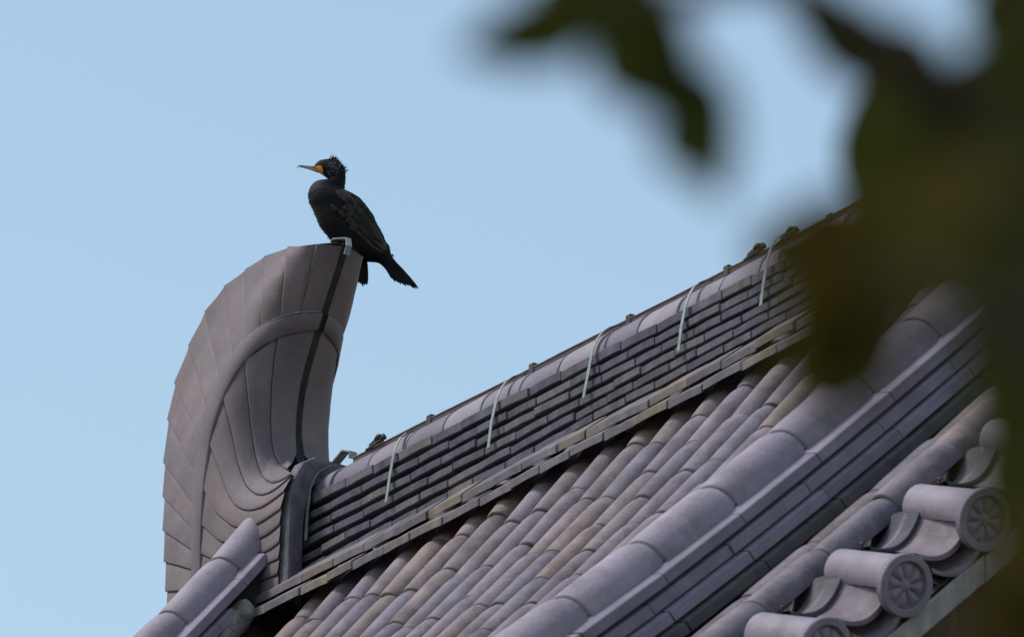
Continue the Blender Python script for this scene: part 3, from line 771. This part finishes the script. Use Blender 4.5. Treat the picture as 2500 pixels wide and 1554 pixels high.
def feather(x_, y_, ang, ln, wd, lift):
    o = link('feather', fmesh, wing)
    p0 = bp3(x_, y_, body_side(x_, y_)+lift); x2, y2 = x_+ln*cos(ang), y_+ln*sin(ang)
    p1 = bp3(x2, y2, max(body_side(x2, y2), .012)+lift+.004)
    ex = p1-p0; l_ = ex.length; frame(o, p0, ex, SD); o.scale = (l_, wd*pxm, .022)
for k in range(15):                      # long flight feathers
    t = k/14; x_ = 520+330*t; y_ = 690+120*t - 40*sin(pi*t); ang = radians(60-2*t+rb.uniform(-1.5, 1.5)); ln = 250 + 110*sin(pi*min(1, t+.1)) - 60*(1-t)
    x2 = x_+ln*cos(ang); y2 = y_+ln*sin(ang)
    feather(x_, y_, ang, ln, 17, .007+.0006*k)
for rw in range(6):                      # coverts in overlapping rows
    n_ = 9
    for k in range(n_):
        t = (k+.5*(rw % 2))/n_; a0 = np.array([450, 640]) + np.array([95, -42])*rw*.85; b0 = np.array([700, 830]) + np.array([70, -55])*rw*.75
        p = a0*(1-t)+b0*t + rb.uniform(-6, 6)
        if p[1] < 455+(p[0]-600)*.7 - 5 and p[0] > 600: continue
        feather(p[0], p[1], radians(52+8*t+rb.uniform(-5, 5)), 96+26*t, 24, .011+.0012*rw)
# tail and the drooped tip of the other wing
for k in range(11):
    t = k/10; o = link('tail_feather', fmesh, bird); p0 = bp3(1000+95*t, 1165-25*t, .02-.004*k); e_ = (1085+270*t**.9, 1365+78*t**.55 + rb.uniform(-10, 8)); p1 = bp3(e_[0], e_[1], .022-.004*k)
    frame(o, p0, p1-p0, SD); o.scale = ((p1-p0).length, 17*pxm, .02); o.data = fmesh
fb = fmesh.copy(); fb.materials.clear(); fb.materials.append(M['black'])
for o in bird.children:
    if o.name.startswith('tail_feather'): o.data = fb
for k in range(6):
    t = k/5; o = link('far_wing_feather', fb, bird); p0 = bp3(700+110*t, 1040+60*t, -.03); p1 = bp3(722+100*t, 1325+150*t*(1.25-t)+(12 if k % 2 else 0), -.03-.004*k)
    frame(o, p0, p1-p0, SD); o.scale = ((p1-p0).length, 20*pxm, .02)
# legs and webbed feet on the rim
for sd_ in (-.04, .04):
    b = MB(); b.tube([bp3(560, 1010, sd_), bp3(550, 1000, sd_), bp3(545, 990, sd_)], [14*pxm, 12*pxm, 12*pxm], 8)
    f0 = bp3(545, 990, sd_)
    for a in (-.5, 0, .5): b.tube([f0, f0 - RT*.05*cos(a) + SD*.05*sin(a) - Vector((0, 0, .004))], [.008, .004], 6)
    b.build('foot', M['black'], bird)

# ------------------------------------------------------------------ evergreen tree close to the camera
M['leaf'] = mat('leaf_green', [(.022, .036, .010), (.034, .040, .010), (.026, .036, .013), (.060, .044, .010), (.020, .034, .014)], .6, 12, .25, .1, spec=.1)
M['bark'] = mat('bark', [(.06, .045, .03), (.07, .05, .035)], .9, 20, .4, .6)
def near(dx, dy, d):   # point at distance d along the view through a pixel of the 2432-wide view
    v = ray(dx*1.028, dy*1.028); return Vector(CAM + v/np.linalg.norm(v)*d)
lf = MB(); P = []
for i in range(13):
    t = i/12; w = .5*(sin(pi*t**.8)**.8)*(1-.25*t) + .012; dr = -.10*t*t
    P.append([(t, w*u, abs(u)*.16*w*2 + dr + .012*sin(9*t)*u) for u in (-1, -.5, 0, .5, 1)])
def translucent(mt, c, k):
    n = mt.node_tree.nodes; l = mt.node_tree.links; bs = next(q for q in n if q.type == 'BSDF_PRINCIPLED'); out = next(q for q in n if q.type == 'OUTPUT_MATERIAL')
    tr = n.new('ShaderNodeBsdfTranslucent'); tr.inputs[0].default_value = c; mx = n.new('ShaderNodeMixShader'); mx.inputs[0].default_value = k
    l.new(bs.outputs[0], mx.inputs[1]); l.new(tr.outputs[0], mx.inputs[2]); l.new(mx.outputs[0], out.inputs[0])
translucent(M['leaf'], (.034, .042, .005, 1), .35)
M['leafb'] = mat('leaf_bronze', [(.058, .044, .010), (.048, .046, .012), (.045, .048, .012)], .6, 12, .25, .1, spec=.1); translucent(M['leafb'], (.075, .058, .006, 1), .35)
lf.grid(P); leafm = lf.mesh('leaf', M['leaf']); leafb = leafm.copy(); leafb.materials.clear(); leafb.materials.append(M['leafb'])
tpos = near(3350, 1100, 4.5)
tree = empty('evergreen_tree', (tpos.x, tpos.y, 0))
tree.location = (0, 0, 0)
tag(tree, 'out of focus evergreen tree with dark leaves hanging across the right of the view', 'tree')
b = MB(); b.tube([(tpos.x+.1, tpos.y, -.05), (tpos.x+.03, tpos.y+.02, 1.2), (tpos.x, tpos.y, 2.4), (tpos.x-.03, tpos.y, tpos.z+.6), (tpos.x+.02, tpos.y+.05, tpos.z+1.6)], [.13, .105, .09, .07, .04], 12)
b.build('trunk', M['bark'], tree)
br = [[near(3350, 900, 4.5), near(2900, 640, 4.35), near(2520, 430, 4.25), near(2270, 240, 4.2), near(2050, 60, 4.15), near(1850, -60, 4.1), near(1500, -130, 4.1)],
      [near(2520, 430, 4.25), near(2330, 600, 4.2), near(2100, 640, 4.15), near(1960, 620, 4.1)],
      [near(2520, 430, 4.25), near(2520, 900, 4.2), near(2510, 1500, 4.15)],
      [near(3350, 1000, 4.4), near(2800, 900, 3.5), near(2500, 820, 3.0), near(2250, 720, 2.95), near(2080, 690, 2.9)],
      [near(1850, -60, 4.1), near(1640, -20, 4.05), near(1480, 10, 4.0)]]
bp_all = []
for k, c in enumerate(br):
    b = MB(); n_ = len(c); b.tube(c, [(.018 if k == 0 else .006)*(1-.75*i/(n_-1))+.002 for i in range(n_)], 7); b.build('branch', M['bark'], tree)
    for i in range(n_-1):
        for t in np.linspace(0, 1, 12): bp_all.append(c[i].lerp(c[i+1], t))
leaves = [  # x0 y0 x1 y1 width distance
    (1085, 130, 1420, 20, .30, 4.0), (1330, 10, 1610, 70, .42, 4.05), (1445, 20, 1640, 290, .44, 4.0), (1560, 140, 1730, 480, .34, 4.0), (1380, -60, 1600, 30, .5, 4.1), (1480, -30, 1590, 180, .42, 4.1), (1250, -50, 1500, 50, .40, 4.1), (1600, 250, 1715, 450, .42, 4.05),
    (1850, -80, 2100, 200, .26, 4.3), (1990, 60, 2250, 220, .32, 4.3), (1830, -60, 2010, 60, .30, 4.3),
    (2110, 120, 2085, 520, .30, 6.5), (2160, 110, 2150, 560, .40, 6.0), (2240, 140, 2240, 600, .44, 4.5), (2330, 110, 2320, 600, .44, 4.4), (2420, 40, 2400, 520, .44, 4.4), (2470, -140, 2400, 160, .44, 4.4), (2440, 300, 2420, 760, .44, 4.3),
    (2290, 420, 2360, 800, .40, 4.3), (2050, 480, 2370, 390, .44, 4.4), (2210, 180, 2440, 240, .44, 4.5), (2080, 360, 2400, 330, .45, 4.6), (2130, 220, 2300, 480, .45, 4.7), (2300, 560, 2460, 640, .5, 4.4),
    (1805, 560, 2090, 600, .46, 4.0), (1820, 530, 1990, 730, .44, 4.05), (1850, 640, 2200, 550, .44, 4.1), (1880, 720, 2240, 640, .50, 4.1), (1890, 870, 2180, 690, .52, 4.0), (1870, 940, 2100, 760, .44, 4.0), (2010, 560, 2350, 500, .44, 4.2), (1900, 780, 2130, 890, .42, 4.05), (2000, 620, 2130, 860, .45, 4.1), (1900, 640, 2010, 900, .4, 4.05),
    (2060, 600, 2230, 520, .34, 2.9), (2130, 760, 2290, 640, .34, 2.95), (2240, 640, 2400, 540, .36, 3.0), (2280, 860, 2410, 740, .34, 3.0), (2330, 640, 2470, 760, .4, 3.0), (2360, 880, 2470, 1010, .36, 3.0), (2170, 480, 2330, 600, .3, 3.0), (2300, 1010, 2440, 920, .26, 3.05), (2390, 1090, 2480, 980, .36, 3.0), (2230, 380, 2400, 480, .4, 3.1),
    (2110, 520, 2330, 640, .40, 3.4), (2200, 700, 2420, 640, .40, 3.4), (2150, 620, 2330, 760, .36, 3.3), (2320, 760, 2450, 900, .4, 3.4), (2080, 420, 2300, 520, .40, 3.5), (2380, 400, 2470, 640, .4, 3.4), (2340, 240, 2440, 480, .4, 3.4), (2370, 1180, 2480, 1060, .36, 3.2), (2250, 820, 2400, 900, .3, 3.3), (2400, 1240, 2490, 1360, .3, 3.2),
    (2395, 560, 2420, 980, .40, 4.3), (2440, 700, 2430, 1150, .42, 4.3), (2400, 930, 2490, 1280, .38, 4.2), (2360, 700, 2400, 1020, .3, 4.3), (2430, 1000, 2450, 1330, .4, 4.3), (2310, 1450, 2520, 1330, .42, 4.2), (2380, 1560, 2520, 1380, .40, 4.2), (2420, 1180, 2520, 1450, .4, 4.2), (2290, 1540, 2450, 1460, .36, 4.2)]
rl = random.Random(11)
for k in range(70):   # rest of the crown, to the right of the frame
    x_ = rl.uniform(2480, 3600); y_ = rl.uniform(-700, 1500); a = rl.uniform(.6, 2.4); l_ = rl.uniform(220, 330); leaves.append((x_, y_, x_+l_*cos(a), y_+l_*sin(a), .36, rl.uniform(4.1, 4.8)))
for (x0, y0, x1, y1, w, d) in leaves:
    p0, p1 = near(x0, y0, d), near(x1, y1, d+rl.uniform(-.03, .03))
    nb0 = min(bp_all, key=lambda q: (q-p0).length); nb1 = min(bp_all, key=lambda q: (q-p1).length)
    if (nb1-p1).length < (nb0-p0).length: p0, p1, nb0 = p1, p0, nb1
    o = link('leaf', leafb if (510 < (y0+y1)/2 < 960 and x0 < 2200) or (y0+y1)/2 > 1280 else leafm, tree); ex = p1-p0; l_ = ex.length
    frame(o, p0, ex, Vector(-cf) + Vector((rl.uniform(-.35, .35), rl.uniform(-.35, .35), rl.uniform(-.2, .5)))); o.scale = (l_, l_*w*2.0, l_)
    b = MB(); b.tube([p0 + ex*.02, p0.lerp(nb0, .5)+Vector((0, 0, .006)), nb0], [.0012, .0013, .0018], 5); b.build('leaf_stalk', M['bark'], tree)
